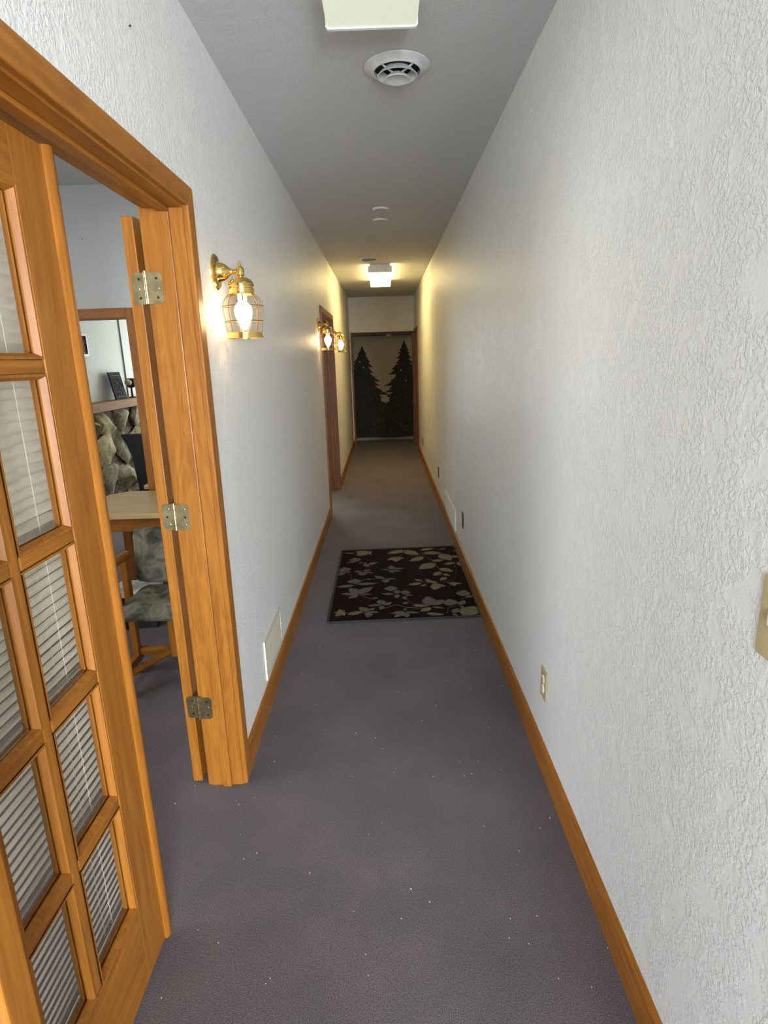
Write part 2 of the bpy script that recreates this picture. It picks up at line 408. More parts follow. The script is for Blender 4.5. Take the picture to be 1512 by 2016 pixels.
leaf3 = french_leaf('door_3', (X0-.006, D2B-.002, 0), math.radians(86), .60, 1.925, [(.10, .285), (.315, .50)], ROWS, REDOAK, REDOAK)
leaf4 = french_leaf('door_4', (X0-.006, D2A+.002, 0), math.radians(92), .60, 1.925, [(.10, .285), (.315, .50)], ROWS, REDOAK, REDOAK)
for ch in leaf3.children:
    pass
# the plain door on the right near the end
d5 = struct_empty('door_5')
mk('slab', bbox(XR+.072, XR+.107, DRA+.003, DRB-.003, .012, DRT-.003, .002), REDOAK, d5)
bm = bmesh.new(); lathe(bm, [(.0, 0), (.027, 0), (.027, .006), (.011, .01), (.011, .035), (.026, .042), (.028, .055), (.02, .066), (0, .068)], 20, Matrix.Translation((XR+.072, DRA+.07, .95)) @ Matrix.Rotation(-PI/2, 4, 'Y'), caps=False)
mk('door_knob', bm, OLDBRASS, d5, smooth=True)

# hinges of the opened leaf
def plate(bm, x0, x1, z0, z1, y0, y1, r=.012, side=-1):
    pts = []
    if side < 0: crn = [((x1, z0), None), ((x1, z1), None), ((x0+r, z1-r), 90), ((x0+r, z0+r), 180)]
    else: crn = [((x0, z1), None), ((x0, z0), None), ((x1-r, z0+r), 270), ((x1-r, z1-r), 0)]
    for (cx, cz), a in crn:
        if a is None: pts.append((cx, cz))
        else:
            for k in range(6):
                t = math.radians(a+90*k/5); pts.append((cx+r*math.cos(t), cz+r*math.sin(t)))
    prism(bm, pts, 'y', y0, y1)
for i, (za, zb) in enumerate(((1.690, 1.779), (.986, 1.073), (.281, .367))):
    ly = 1.876; lx = -.716                      # local origin of door_2
    def Lc(x, y, z): return (x-lx, y-ly, z)
    bm = bmesh.new()
    plate(bm, -.738-lx, -.699-lx, za, zb, 1.8715-ly, 1.8745-ly, side=-1)
    plate(bm, -.689-lx, -.646-lx, za, zb, 1.862-ly, 1.8655-ly, side=1)
    hg = mk('hinge', bm, OLDBRASS, leaf2)
    kn = bmesh.new(); hh = (zb-za)/5
    for k in range(5): tube(kn, [Lc(-.6945, 1.864, za+k*hh+.0006), Lc(-.6945, 1.864, za+(k+1)*hh-.0006)], .0062, 14)
    tube(kn, [Lc(-.6945, 1.864, zb), Lc(-.6945, 1.864, zb+.004)], .005, 12)
    mk('knuckle', kn, OLDBRASS, hg, smooth=True)
    for sx, sz in ((-.729, .2), (-.722, .5), (-.729, .8), (-.654, .2), (-.660, .5), (-.654, .8)):
        s = bmesh.new(); yy = 1.8712 if sx < -.7 else 1.8618
        sx2 = sx + (.012 if sz != .5 and sx < -.7 else -.008 if sz != .5 else 0)
        tube(s, [Lc(sx2, yy-.0012, za+(zb-za)*sz), Lc(sx2, yy+.0015, za+(zb-za)*sz)], .0036, 10)
        mk('screw', s, CHROME if (i+int(sz*10)) % 2 else BLACKM, hg)

# ------------------------------------------------------------------ mini blind on the closed leaf
bl = thing('mini_blind', 'cream horizontal mini blind hanging behind the panes of the closed french door leaf', 'blind', (-.692, .96, 0))
YB = .235
sb = bmesh.new(); a = math.radians(71)
prof = [(-.0125+.025*k/4, .0022*(1-((k-2)/2)**2)) for k in range(5)]
A = []; B = []
for u, b in prof:
    x = u*math.cos(a)-b*math.sin(a); z = u*math.sin(a)+b*math.cos(a)
    A.append(sb.verts.new((x, -YB, z))); B.append(sb.verts.new((x, YB, z)))
for k in range(4): sb.faces.new((A[k], A[k+1], B[k+1], B[k]))
slat0 = mk('slat', sb, SLAT, bl, smooth=True)
PIT = .0205
zs = [.215+PIT*k for k in range(int((1.845-.215)/PIT))]
slat0.location = (0, 0, zs[0])
for z in zs[1:]: inst(slat0, bl, (0, 0, z), (random.uniform(-.006, .006), random.uniform(-.03, .03), 0))
mk('head_rail', bbox(-.014, .014, -.238, .238, 1.85, 1.878, .002), SLAT, bl)
mk('bottom_rail', bbox(-.010, .010, -.236, .236, .188, .202, .003), SLAT, bl)
for y in (-.13, .15):
    bm = bmesh.new()
    for x in (-.011, .0115): tube(bm, [(x, y, .2), (x, y, 1.86)], .0005, 5)
    mk('ladder_cord', bm, SLAT, bl)

# ------------------------------------------------------------------ brass cage sconces
def sconce(loc, label):
    t = thing('wall_sconce', label, 'wall lamp', loc, 0, 'brass cage sconces along the left wall')
    RY = Matrix.Rotation(PI/2, 4, 'Y')
    bm = bmesh.new(); lathe(bm, [(.058, 0), (.058, .004), (.054, .008), (.040, .0105), (.034, .012), (.031, .018), (.029, .027), (.024, .037), (.016, .046), (.010, .052), (.0085, .058), (0, .058)], 40, RY, caps=False)
    mk('wall_plate', bm, BRASS, t, smooth=True, angle=.6)
    ax = .085
    bm = bmesh.new(); tube(bm, [(.052, 0, 0), (.088, 0, 0)], .0082, 16); mk('arm', bm, BRASS, t, smooth=True)
    bm = bmesh.new(); lathe(bm, [(0, .034), (.003, .0335), (.0045, .028), (.0062, .016), (.0115, .012), (.0145, .006), (.0145, -.012), (.010, -.016), (.010, -.021), (0, -.021)], 24, Matrix.Translation((ax, 0, 0)), caps=False)
    mk('finial', bm, BRASS, t, smooth=True)
    bm = bmesh.new(); lathe(bm, [(.010, -.018), (.022, -.021), (.034, -.028), (.041, -.037), (.0435, -.042), (.0435, -.047), (.041, -.049), (.041, -.055), (.0435, -.057), (.0435, -.062), (.0425, -.064), (.045, -.075), (.043, -.075), (.039, -.060), (.032, -.030), (.010, -.021)], 40, Matrix.Translation((ax, 0, 0)), caps=False)
    mk('cap', bm, BRASS, t, smooth=True, angle=.7)
    gp = [(.0425, -.072), (.050, -.080), (.060, -.091), (.066, -.102), (.0685, -.114), (.0675, -.130), (.065, -.150), (.062, -.175), (.0585, -.203)]
    bm = bmesh.new(); lathe(bm, [(r-.002, z) for r, z in gp], 40, Matrix.Translation((ax, 0, 0)), caps=False)
    mk('glass_shade', bm, LGLASS, t, smooth=True, angle=3)
    for k in range(8):
        an = 2*PI*(k+.3)/8; bm = bmesh.new()
        tube(bm, [(ax+r*math.cos(an), r*math.sin(an), z) for r, z in gp], .0014, 6)
        mk('cage_wire', bm, WIRE, t, smooth=True)
    for r, z in ((.0688, -.114), (.0642, -.163)):
        bm = bmesh.new(); tube(bm, [(ax+r*math.cos(2*PI*k/40), r*math.sin(2*PI*k/40), z) for k in range(40)], .0014, 6, closed=True)
        mk('cage_ring', bm, WIRE, t, smooth=True)
    bm = bmesh.new(); lathe(bm, [(.0590, -.201), (.0605, -.201), (.0615, -.214), (.0625, -.220), (.0600, -.220), (.0590, -.214), (.0590, -.201)], 48, Matrix.Translation((ax, 0, 0)), caps=False)
    mk('rim', bm, BRASS, t, smooth=True, angle=.7)
    bm = bmesh.new(); lathe(bm, [(0, -.05), (.016, -.05), (.016, -.092), (.013, -.096), (0, -.096)], 20, Matrix.Translation((ax, 0, 0)), caps=False)
    mk('socket', bm, IVORY, t, smooth=True)
    bm = bmesh.new(); lathe(bm, [(.012, -.096), (.018, -.103), (.027, -.113), (.0305, -.125), (.030, -.138), (.026, -.152), (.019, -.167), (.015, -.178), (.010, -.187), (.004, -.192), (0, -.193)], 24, Matrix.Translation((ax, 0, 0)), caps=False)
    mk('bulb', bm, BULB, t, smooth=True)
    return t
s1 = sconce((XL, 2.16, 1.815), 'lit brass cage sconce on the left wall right beside the wide french door casing')
s2 = dup(s1, (XL, 5.43, 1.820), None, 'lit brass cage sconce just before the reddish doorway, on its french door side')
s3 = dup(s1, (XL, 7.09, 1.820), None, 'lit brass cage sconce just past the reddish doorway, nearest the evergreen hanging')

# ------------------------------------------------------------------ ceiling fixtures
def wrap_light(loc, label, w, l, depth, lens, end_mat):
    t = thing('ceiling_light', label, 'ceiling light', loc, 0, 'wraparound ceiling lights')
    mk('housing', bbox(-w/2+.015, w/2-.015, .01, l-.01, -.025, 0, .003), WHITE, t)
    bm = bmesh.new()
    pr = [(-w/2, -.022), (-w/2, -depth+.006), (-w/2+.006, -depth), (w/2-.006, -depth), (w/2, -depth+.006), (w/2, -.022)]
    prism(bm, pr, 'y', .012, l-.012)
    mk('lens', bm, lens, t)
    for y0, y1 in ((0, .012), (l-.012, l)):
        bm = bmesh.new(); prism(bm, [(-w/2-.003, -.02), (-w/2-.003, -depth+.004), (-w/2+.004, -depth-.003), (w/2-.004, -depth-.003), (w/2+.003, -depth+.004), (w/2+.003, -.02)], 'y', y0, y1)
        mk('end_cap', bm, end_mat, t)
    return t
wrap_light((-.003, .84, H), 'pale rectangular ceiling light panel above the french doors', .272, 1.25, .065, LENS_NEAR, WHITE)
wrap_light((.0, 7.08, H), 'glowing yellow rectangular ceiling light over the far end of the corridor', .262, 1.40, .085, LENS_FAR, WHITE)

VENTW = plain('vent_enamel', (.60, .59, .55), .5)
def round_vent(loc, label, k=1.0):
    t = thing('ceiling_vent', label, 'air vent', loc, 0, 'round ceiling diffusers')
    def la(name, prof, mat):
        bm = bmesh.new(); lathe(bm, [(r*k, z*k) for r, z in prof], 48, None, caps=False); return mk(name, bm, mat, t, smooth=True, angle=.5)
    la('duct_shade_disc', [(.001, -.0015), (.092, -.0015), (.093, -.003)], DARK)  # flat black disc, painted as the shade inside the duct
    la('flange', [(.088, -.002), (.121, -.0015), (.121, -.004), (.112, -.009), (.098, -.012), (.088, -.020), (.084, -.020), (.088, -.004)], VENTW)
    la('cone_ring', [(.052, -.010), (.058, -.016), (.071, -.030), (.074, -.033), (.070, -.034), (.055, -.020), (.050, -.012), (.052, -.010)], VENTW)
    la('center_cone', [(.001, -.022), (.020, -.022), (.036, -.032), (.048, -.043), (.045, -.045), (.028, -.040), (.010, -.038), (.001, -.038)], VENTW)
    for q in range(4):
        a = PI/4+q*PI/2; bm = bmesh.new()
        tube(bm, [(.02*k*math.cos(a), .02*k*math.sin(a), -.026*k), (.06*k*math.cos(a), .06*k*math.sin(a), -.020*k), (.092*k*math.cos(a), .092*k*math.sin(a), -.010*k)], .0035*k, 6)
        mk('spoke', bm, VENTW, t)
    return t
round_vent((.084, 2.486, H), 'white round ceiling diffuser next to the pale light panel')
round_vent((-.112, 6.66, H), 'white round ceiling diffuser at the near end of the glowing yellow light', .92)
def disc(loc, label, r):
    t = thing('ceiling_disc', label, 'cover plate', loc, 0, 'plain round discs on the ceiling')
    bm = bmesh.new(); lathe(bm, [(.001, -.010), (r*.72, -.010), (r*.80, -.007), (r*.82, 0), (.001, 0)], 36, None, caps=False); mk('cover', bm, CEIL, t, smooth=True, angle=.5)
    bm = bmesh.new(); lathe(bm, [(r*.80, 0), (r*.82, -.009), (r*.92, -.008), (r, -.003), (r, 0), (r*.80, 0)], 36, None, caps=False); mk('rim', bm, WHITE, t, smooth=True, angle=.5)
disc((.015, 4.585, H), 'plain white round disc on the ceiling, the one nearer the pale light panel', .058)
disc((.011, 4.93, H), 'plain white round disc on the ceiling, the one nearer the glowing light', .058)

# ------------------------------------------------------------------ grilles, outlets, switch on the walls
def grille(name, label, x, s, y0, y1, z0, z1, mats):
    """frame on wall plane x facing s"""
    fm, lm = mats
    t = thing(name, label, 'vent grille', (x, (y0+y1)/2, z0)); L = (y1-y0)/2; Z = z1-z0; b = .016
    bm = bmesh.new()
    for p in ((-L, L, 0, b), (-L, L, Z-b, Z), (-L, -L+b, b, Z-b), (L-b, L, b, Z-b)):
        box(bm, min(0, s*.007), max(0, s*.007), p[0], p[1], p[2], p[3])
    mk('frame', bm, fm, t)
    mk('backing', bbox(min(0, s*.0012), max(0, s*.0012), -L+b, L-b, b, Z-b), DARK, t)
    n = int((Z-2*b)/.0125); step = (Z-2*b)/n; first = None
    for k in range(n):
        zc = b+step*(k+.5)
        if first is None:
            bm = bmesh.new(); prism(bm, [(s*.0015, .0055), (s*.0025, .0062), (s*.0066, -.0045), (s*.0056, -.0052)], 'y', -L+b, L-b)
            first = mk('louver', bm, lm, t); first.location = (0, 0, zc)
        else: inst(first, t, (0, 0, zc))
    for y in (-L+b/2, L-b/2):
        bm = bmesh.new(); tube(bm, [(s*.006, y, Z/2), (s*.0085, y, Z/2)], .004, 10); mk('screw', bm, WHITE, t)
    return t
grille('return_grille', 'beige louvered grille low on the left wall beside the french doors', XL, 1, 2.372, 2.772, .130, .318, (OFFWHITE, OFFWHITE))
grille('return_grille', 'long cream louvered grille low on the right wall just past the rug', XR, -1, 4.64, 5.44, .118, .297, (WHITE, OFFWHITE))
def outlet(label, y, zc, mats):
    pm, rm = mats
    t = thing('wall_outlet', label, 'outlet', (XR, y, zc), 0, 'duplex outlets along the right wall')
    mk('cover_plate', bbox(-.0055, 0, -.036, .036, -.058, .058, .0025), pm, t)
    for dz in (-.0195, .0195):
        bm = bmesh.new(); lathe(bm, [(.001, 0), (.0165, 0), (.0165, .007), (.015, .008), (.001, .008)], 24, Matrix.Translation((0, 0, dz)) @ Matrix.Rotation(-PI/2, 4, 'Y'), caps=False)
        r = mk('receptacle', bm, rm, t, smooth=True, angle=.6)
        for dy in (-.006, .006): mk('slot', bbox(-.0086, -.0078, dy-.001, dy+.001, dz-.002, dz+.006), DARK, r)
    bm = bmesh.new(); tube(bm, [(-.005, 0, 0), (-.0068, 0, 0)], .0032, 10); mk('screw', bm, CHROME, t)
outlet('tan duplex outlet low on the right wall, opposite the beige return grille', 1.937, .338, (TAN, IVORY))
outlet('brown outlet plate low on the right wall between the rug and the long grille', 4.21, .338, (BROWNP, BROWNP))
outlet('brown outlet plate low on the right wall past the long grille', 6.16, .330, (BROWNP, BROWNP))
outlet('brown outlet plate low on the right wall just before the far right door', 8.66, .312, (BROWNP, BROWNP))
t = thing('light_switch', 'tan light switch plate on the right wall at waist height', 'switch', (XR, .779, 1.125))
mk('cover_plate', bbox(-.006, 0, -.037, .037, -.062, .062, .0025), TAN, t); mk('toggle', bbox(-.016, -.005, -.005, .005, -.004, .014, .0015), IVORY, t)
for dz in (-.03, .03):
    bm = bmesh.new(); tube(bm, [(-.005, 0, dz), (-.0072, 0, dz)], .003, 10); mk('screw', bm, OLDBRASS, t)
def nail(label, p, d):
    bm = bmesh.new(); d = Vector(d); tube(bm, [Vector(p)-d*.004, Vector(p)+d*.003, Vector(p)+d*.0045], [.0015, .0015, .0030], 8)
    tag(mk('nail', bm, BLACKM), label, 'nail')
nail('small dark nail in the white wall above the french door casing', (XL, 1.605, 2.274), (1, 0, 0))
nail('small dark nail in the grey room wall above the cased opening', (-1.756, YP, 2.25), (0, -1, 0))

# ------------------------------------------------------------------ rug
rug_c = [Vector((-.372, 3.226, 0)), Vector((.542, 3.258, 0)), Vector((.540, 4.612, 0)), Vector((-.376, 4.578, 0))]
RUGB = fabric_mat('rug_pile_dark', [(.008, .0035, .0035), (.014, .006, .0055), (.020, .009, .008)], 60.)
LEAFM = fabric_mat('rug_leaf_olive', [(.16, .14, .08), (.23, .20, .115)], 25.)
LEAFG = fabric_mat('rug_leaf_grey', [(.11, .10, .085), (.165, .15, .125)], 25.)
STEMM = fabric_mat('rug_stem', [(.05, .043, .03), (.07, .06, .04)], 25.)
rug = thing('area_rug', 'dark maroon area rug with olive and grey leaf sprays lying on the corridor carpet', 'rug', (0, 3.9, 0))
RO = Vector((0, 3.9, 0)); RH = .009
bm = bmesh.new()
lo = [bm.verts.new(c-RO+Vector((0, 0, .0005))) for c in rug_c]; hi = [bm.verts.new(c-RO+Vector((0, 0, RH))) for c in rug_c]
bm.faces.new(hi); bm.faces.new(lo[::-1])
for i in range(4): bm.faces.new((lo[i], lo[(i+1) % 4], hi[(i+1) % 4], hi[i]))
mk('pile', bm, RUGB, rug)
bm = bmesh.new()
for i in range(4):
    a, b = rug_c[i]-RO, rug_c[(i+1) % 4]-RO
    tube(bm, [a+Vector((0, 0, .0065)), b+Vector((0, 0, .0065))], .0062, 8)
mk('binding', bm, BLACK, rug)
def Zp(x, y): return floor_pt(600+x/3.78, 1040+y/3.78, RH)-RO     # points read off the enlarged rug
def inside(p):
    q = p+RO
    return -.365 < q.x < .532 and 3.24 < q.y < 4.59
LZ = [0.]
def leaf_poly(bm, a, b, wr, bend=0.):
    d = b-a; L = d.length; n = Vector((-d.y, d.x, 0))/max(L, 1e-6); mid = []
    N = 8; P = []
    for sgn in (1, -1):
        row = []
        for k in range(1, N):
            u = k/N; wv = math.sin(PI*u**.85)**.9*L*wr*.5
            row.append(a+d*u+n*(sgn*wv+bend*L*math.sin(PI*u)))
        P.append(row)
    pts = [a]+P[0]+[b]+P[1][::-1]
    pts = [Vector((min(max(p.x, -.365), .532), min(max(p.y, 3.24-3.9), 4.59-3.9), RH+.0012+LZ[0])) for p in pts]
    LZ[0] += .00003
    try: bm.faces.new([bm.verts.new(p) for p in pts])
    except ValueError: pass
# sprays: base pixel, then leaf tips (in the enlarged crop), width ratio
OLIVE = [((745, 165), (612, 190), .42), ((745, 165), (850, 200), .5), ((880, 185), (1020, 185), .45), ((880, 210), (780, 248), .45), ((860, 165), (965, 150), .4),
 ((965, 260), (850, 305), .55), ((945, 245), (1035, 235), .5), ((1010, 190), (1090, 240), .6), ((1080, 215), (1160, 205), .6), ((1120, 255), (1035, 270), .45), ((1145, 250), (1180, 285), .6),
 ((1000, 300), (1105, 325), .5), ((1015, 325), (960, 355), .6), ((1030, 340), (1085, 355), .5), ((1050, 365), (1008, 390), .6),
 ((870, 408), (765, 422), .4), ((880, 395), (815, 380), .4), ((905, 420), (860, 432), .45), ((950, 405), (900, 380), .45), ((985, 405), (920, 395), .5), ((985, 418), (965, 460), .7), ((985, 418), (1050, 436), .4), ((985, 410), (945, 425), .4),
 ((1090, 412), (1055, 405), .5), ((1095, 405), (1175, 415), .3), ((1100, 400), (1115, 432), .6),
 ((1180, 650), (1265, 580), .75), ((925, 575), (800, 578), .35), ((935, 590), (860, 622), .5), ((905, 635), (1040, 645), .32), ((385, 205), (505, 175), .5), ((380, 175), (500, 195), .45),
 ((680, 215), (610, 240), .4), ((680, 215), (740, 228), .4), ((680, 215), (682, 250), .7), ((680, 220), (625, 225), .3),
 ((315, 645), (435, 620), .4), ((265, 632), (215, 628), .5), ((265, 632), (298, 612), .5), ((265, 632), (228, 660), .5), ((265, 632), (300, 652), .5), ((265, 632), (262, 605), .5), ((265, 632), (318, 632), .3)]
GREY = [((380, 250), (375, 222), 1.0), ((385, 252), (305, 260), .3), ((400, 262), (440, 255), .5), ((440, 265), (465, 260), .9), ((470, 275), (540, 255), .5), ((440, 268), (475, 290), .5),
 ((300, 330), (245, 355), .5), ((300, 325), (295, 292), .9), ((300, 328), (350, 330), .4), ((280, 330), (255, 315), .5), ((425, 330), (370, 320), .6), ((430, 330), (515, 335), .3), ((425, 330), (435, 355), .9), ((430, 322), (495, 310), .4),
 ((640, 308), (560, 308), .28), ((645, 308), (745, 300), .3), ((645, 305), (640, 282), .9), ((645, 312), (655, 335), .7), ((650, 318), (720, 322), .35),
 ((595, 380), (520, 355), .4), ((600, 380), (685, 380), .3), ((600, 382), (610, 408), .8), ((595, 375), (560, 372), .4), ((500, 382), (460, 382), .5),
 ((370, 415), (370, 380), 1.1), ((385, 420), (545, 412), .28), ((370, 430), (228, 440), .32), ((350, 428), (330, 422), .5),
 ((400, 490), (330, 450), .6), ((405, 490), (505, 440), .45), ((400, 495), (265, 490), .3), ((405, 495), (505, 495), .25), ((395, 498), (325, 525), .5),
 ((640, 470), (640, 432), 1.0), ((665, 492), (565, 490), .35), ((690, 490), (690, 462), .7), ((690, 495), (685, 525), .5), ((745, 495), (750, 465), .9), ((740, 500), (810, 500), .35), ((745, 510), (745, 535), .6), ((545, 520), (498, 525), .5),
 ((575, 570), (555, 535), .7), ((580, 575), (650, 555), .5), ((575, 575), (465, 582), .3), ((578, 580), (560, 610), .6), ((590, 560), (640, 575), .4),
 ((475, 625), (405, 590), .5), ((480, 625), (470, 668), .6), ((480, 625), (555, 632), .35), ((475, 615), (525, 598), .5), ((750, 570), (755, 550), .9),
 ((745, 625), (635, 640), .35), ((745, 628), (665, 668), .4), ((745, 630), (765, 668), .6), ((750, 625), (855, 632), .3), ((745, 615), (750, 600), .9),
 ((930, 580), (910, 510), .6), ((935, 575), (1035, 535), .5), ((945, 590), (1045, 600), .25), ((920, 560), (870, 545), .6),
 ((1085, 580), (1080, 530), .9), ((1090, 580), (1055, 560), .7), ((1110, 635), (1140, 600), .7), ((1100, 640), (1140, 655), .6), ((1150, 575), (1190, 540), .6), ((1175, 510), (1185, 465), .9), ((1190, 520), (1280, 505), .35), ((1160, 580), (1185, 600), .5),
 ((385, 190), (280, 188), .2), ((1000, 160), (1050, 155), .5), ((1110, 175), (1135, 165), .8)]
for nm, lst, m in (('olive_leaf', OLIVE, LEAFM), ('grey_leaf', GREY, LEAFG)):
    for (a, b, wr) in lst:
        bm = bmesh.new(); leaf_poly(bm, Zp(*a), Zp(*b), wr*1.15 if wr < .6 else wr, random.uniform(-.05, .05)); mk(nm, bm, m, rug)
STEMS = [[(745, 160), (720, 200), (680, 220)], [(850, 165), (890, 205), (950, 240), (1000, 300), (1020, 350)], [(1100, 260), (1130, 300), (1120, 370), (1080, 390), (985, 410), (870, 405)],
 [(300, 330), (350, 350), (345, 385)], [(370, 420), (450, 380), (560, 375)], [(400, 495), (500, 530), (545, 520)], [(750, 520), (800, 560), (920, 580)], [(580, 600), (680, 570), (760, 590), (900, 600)], [(1060, 630), (1070, 590), (1150, 575), (1180, 520)], [(320, 640), (400, 635), (480, 625)]]
for s in STEMS:
    bm = bmesh.new(); tube(bm, [Zp(*p)+Vector((0, 0, .0005)) for p in s if inside(Zp(*p))], .0035, 5); mk('stem', bm, STEMM, rug)

# ------------------------------------------------------------------ evergreen hanging at the end
YT = 11.17
tap = thing('wall_hanging', 'dim fabric hanging printed with two dark evergreen trees, filling the end opening', 'wall hanging', (0, YT, 0))
tx0, tx1, tz0, tz1 = -.555, .565, .062, 1.962
NU, NV = 150, 260
rnd = random.Random(3)
def hsh(i, j, k=0): return random.Random(i*7919+j*104729+k*13).random()
jagL = [rnd.random() for _ in range(60)]; jagR = [rnd.random() for _ in range(60)]
def tree_half(v, tip, base, w_at_base, jag, fl):
    if v > tip: return -1
    d = tip-v
    wid = w_at_base*(d/(tip-base))
    k = d*22+1.3*jag[int(d*9) % 60]; i = int(k); fr = k-i
    tooth = (fr**1.4)                      # each bough widens downwards, then steps back
    return wid*(.72+.34*tooth+.34*(jag[i % 60]-.5)) + .006
def print_col(u, v, iu, iv):
    sky = (.33+.06*v, .285+.05*v, .24+.03*v)
    lt = tree_half(v, .885, .36, .40, jagL, 0); rt = tree_half(v, .930, .36, .40, jagR, 1)
    dl = u-.165; dr = u-.85
    intree = (lt > 0 and ((dl >= 0 and dl < lt) or (dl < 0 and -dl < lt*1.25))) or (rt > 0 and abs(dr) < (rt if dr < 0 else rt*.9))
    if v < .345+.02*math.sin(u*40): intree = True
    if (u-.52)**2/.07**2+(v-.378)**2/.030**2 < .55+.7*hsh(iu//5, iv//5, 9): intree = False
    if not intree: return sky
    h = hsh(iu//2, iv//2, 1); g = hsh(iu, iv, 2)
    dens = .25+.75*max(0, (.55-v))
    base = (.016, .019, .016)
    if u < .5: base = (.022, .026, .025)
    if h > .74 and g < dens: base = (.045, .050, .040)
    if h > .95 and v < .5 and g < .5: base = (.10, .10, .085)
    return base
bm = bmesh.new(); lay = bm.loops.layers.float_color.new('print')
G = [[None]*(NV+1) for _ in range(NU+1)]
for i in range(NU+1):
    for j in range(NV+1):
        u, v = i/NU, j/NV
        G[i][j] = bm.verts.new((tx0+(tx1-tx0)*u, .010*math.sin(u*9+.6)*(.3+.7*(1-v))+.006*math.sin(u*23), tz0+(tz1-tz0)*v + .008*math.sin(u*7)*(1-v)))
for i in range(NU):
    for j in range(NV):
        f = bm.faces.new((G[i][j], G[i+1][j], G[i+1][j+1], G[i][j+1])); c = print_col((i+.5)/NU, (j+.5)/NV, i, j)
        if j < 2: c = (.22, .22, .20)
        for l in f.loops: l[lay] = (*c, 1)
for (u, v) in ((.16, .80), (.19, .70), (.79, .665), (.87, .575), (.60, .36), (.13, .745)):
    i, j = int(u*NU), int(v*NV)
TAPM = attr_mat('printed_fabric')
fab = mk('fabric', bm, TAPM, tap)
PEARL = plain('pale_spot', (.7, .7, .65), .5)
for (u, v) in ((.115, .742), (.175, .688), (.785, .650), (.868, .553)):
    bm = bmesh.new(); lathe(bm, [(.001, .003), (.008, .002), (.011, 0)], 12, Matrix.Translation((tx0+(tx1-tx0)*u, -.020, tz0+(tz1-tz0)*v)) @ Matrix.Rotation(PI/2, 4, 'X'), caps=False)
    mk('bauble', bm, PEARL, fab)
rod = thing('hanging_rod', 'thin dark rod with a pale clamp holding the evergreen hanging', 'rod', (0, YT-.045, 1.925))
bm = bmesh.new(); tube(bm, [(-.57, 0, 0), (.57, 0, .0)], .010, 10); mk('bar', bm, BROWNP, rod, smooth=True)
mk('clamp', bbox(.075, .165, -.018, .018, -.026, .026, .006), OFFWHITE, rod)

# ------------------------------------------------------------------ reading room furniture
tb = thing('oak_table', 'pale oak table with clipped corners standing behind the upholstered caster chair', 'table', (-1.30, 3.39, 0))
x0, x1, y0, y1 = -.44, .40, -.305, .305; c = .09
bm = bmesh.new(); prism(bm, [(x0+c, y0), (x1-c, y0), (x1, y0+c), (x1, y1-c), (x1-c, y1), (x0+c, y1), (x0, y1-c), (x0, y0+c)], 'z', .712, .74); bevel(bm, .004, 2)
mk('table_top', bm, PALE_X, tb)
bm = bmesh.new()
for p in ((x0+.05, x1-.05, y0+.03, y0+.05), (x0+.05, x1-.05, y1-.05, y1-.03), (x0+.04, x0+.06, y0+.05, y1-.05), (x1-.06, x1-.04, y0+.05, y1-.05)): box(bm, *p, .635, .712)
mk('apron', bm, OAK_X, tb)
for lx in (x0+.09, x1-.09):
    for ly in (y0+.085, y1-.085): mk('leg', bbox(lx-.028, lx+.028, ly-.028, ly+.028, 0, .712, .004), REDOAK, tb)
UPH = fabric_mat('upholstery_greygreen', [(.035, .038, .030), (.095, .092, .066), (.18, .165, .12), (.11, .08, .068)], 9.)
def cushion(bm, x0, x1, y0, y1, z0, z1, r, puff=.012, nx=10, ny=10):
    box(bm, x0, x1, y0, y1, z0, z1)
    bmesh.ops.subdivide_edges(bm, edges=list(bm.edges), cuts=7, use_grid_fill=True)
    cx, cy, cz = (x0+x1)/2, (y0+y1)/2, (z0+z1)/2; hx, hy, hz = (x1-x0)/2, (y1-y0)/2, (z1-z0)/2
    for v in bm.verts:
        p = v.co-Vector((cx, cy, cz)); q = Vector((max(-hx+r, min(hx-r, p.x)), max(-hy+r, min(hy-r, p.y)), max(-hz+r, min(hz-r, p.z))))
        d = p-q
        if d.length > 1e-6: p = q+d.normalized()*r if d.length > r else p
        v.co = Vector((cx, cy, cz))+p
CH = thing('caster_chair', 'oak armchair on casters with mottled grey-green upholstered back and seat, beside the pale table', 'chair', (-1.04, 2.62, 0))
bm = bmesh.new(); cushion(bm, -.20, .20, -.16, .16, .375, .465, .045); mk('seat', bm, UPH, CH, smooth=True, angle=3)
bm = bmesh.new(); cushion(bm, -.232, .232, .10, .165, .475, .735, .032)
for v in bm.verts:                       # shoulders rounded, leaning back, button dimples
    z = v.co.z; v.co.x *= 1-.10*((.735-z)/.26)
    for bx in (-.075, .075):
        d2 = (v.co.x-bx)**2+(z-.625)**2
        if v.co.y < .13: v.co.y += .016*math.exp(-d2/.0022)
    v.co.y += (z-.475)*.28
bk = mk('backrest', bm, UPH, CH, smooth=True, angle=3)
for bx in (-.075, .075):
    bm = bmesh.new(); lathe(bm, [(.001, .007), (.006, .006), (.011, .002), (.012, 0)], 14, Matrix.Translation((bx, .153, .625)) @ Matrix.Rotation(PI/2, 4, 'X'), caps=False); mk('button', bm, UPH, bk, smooth=True)
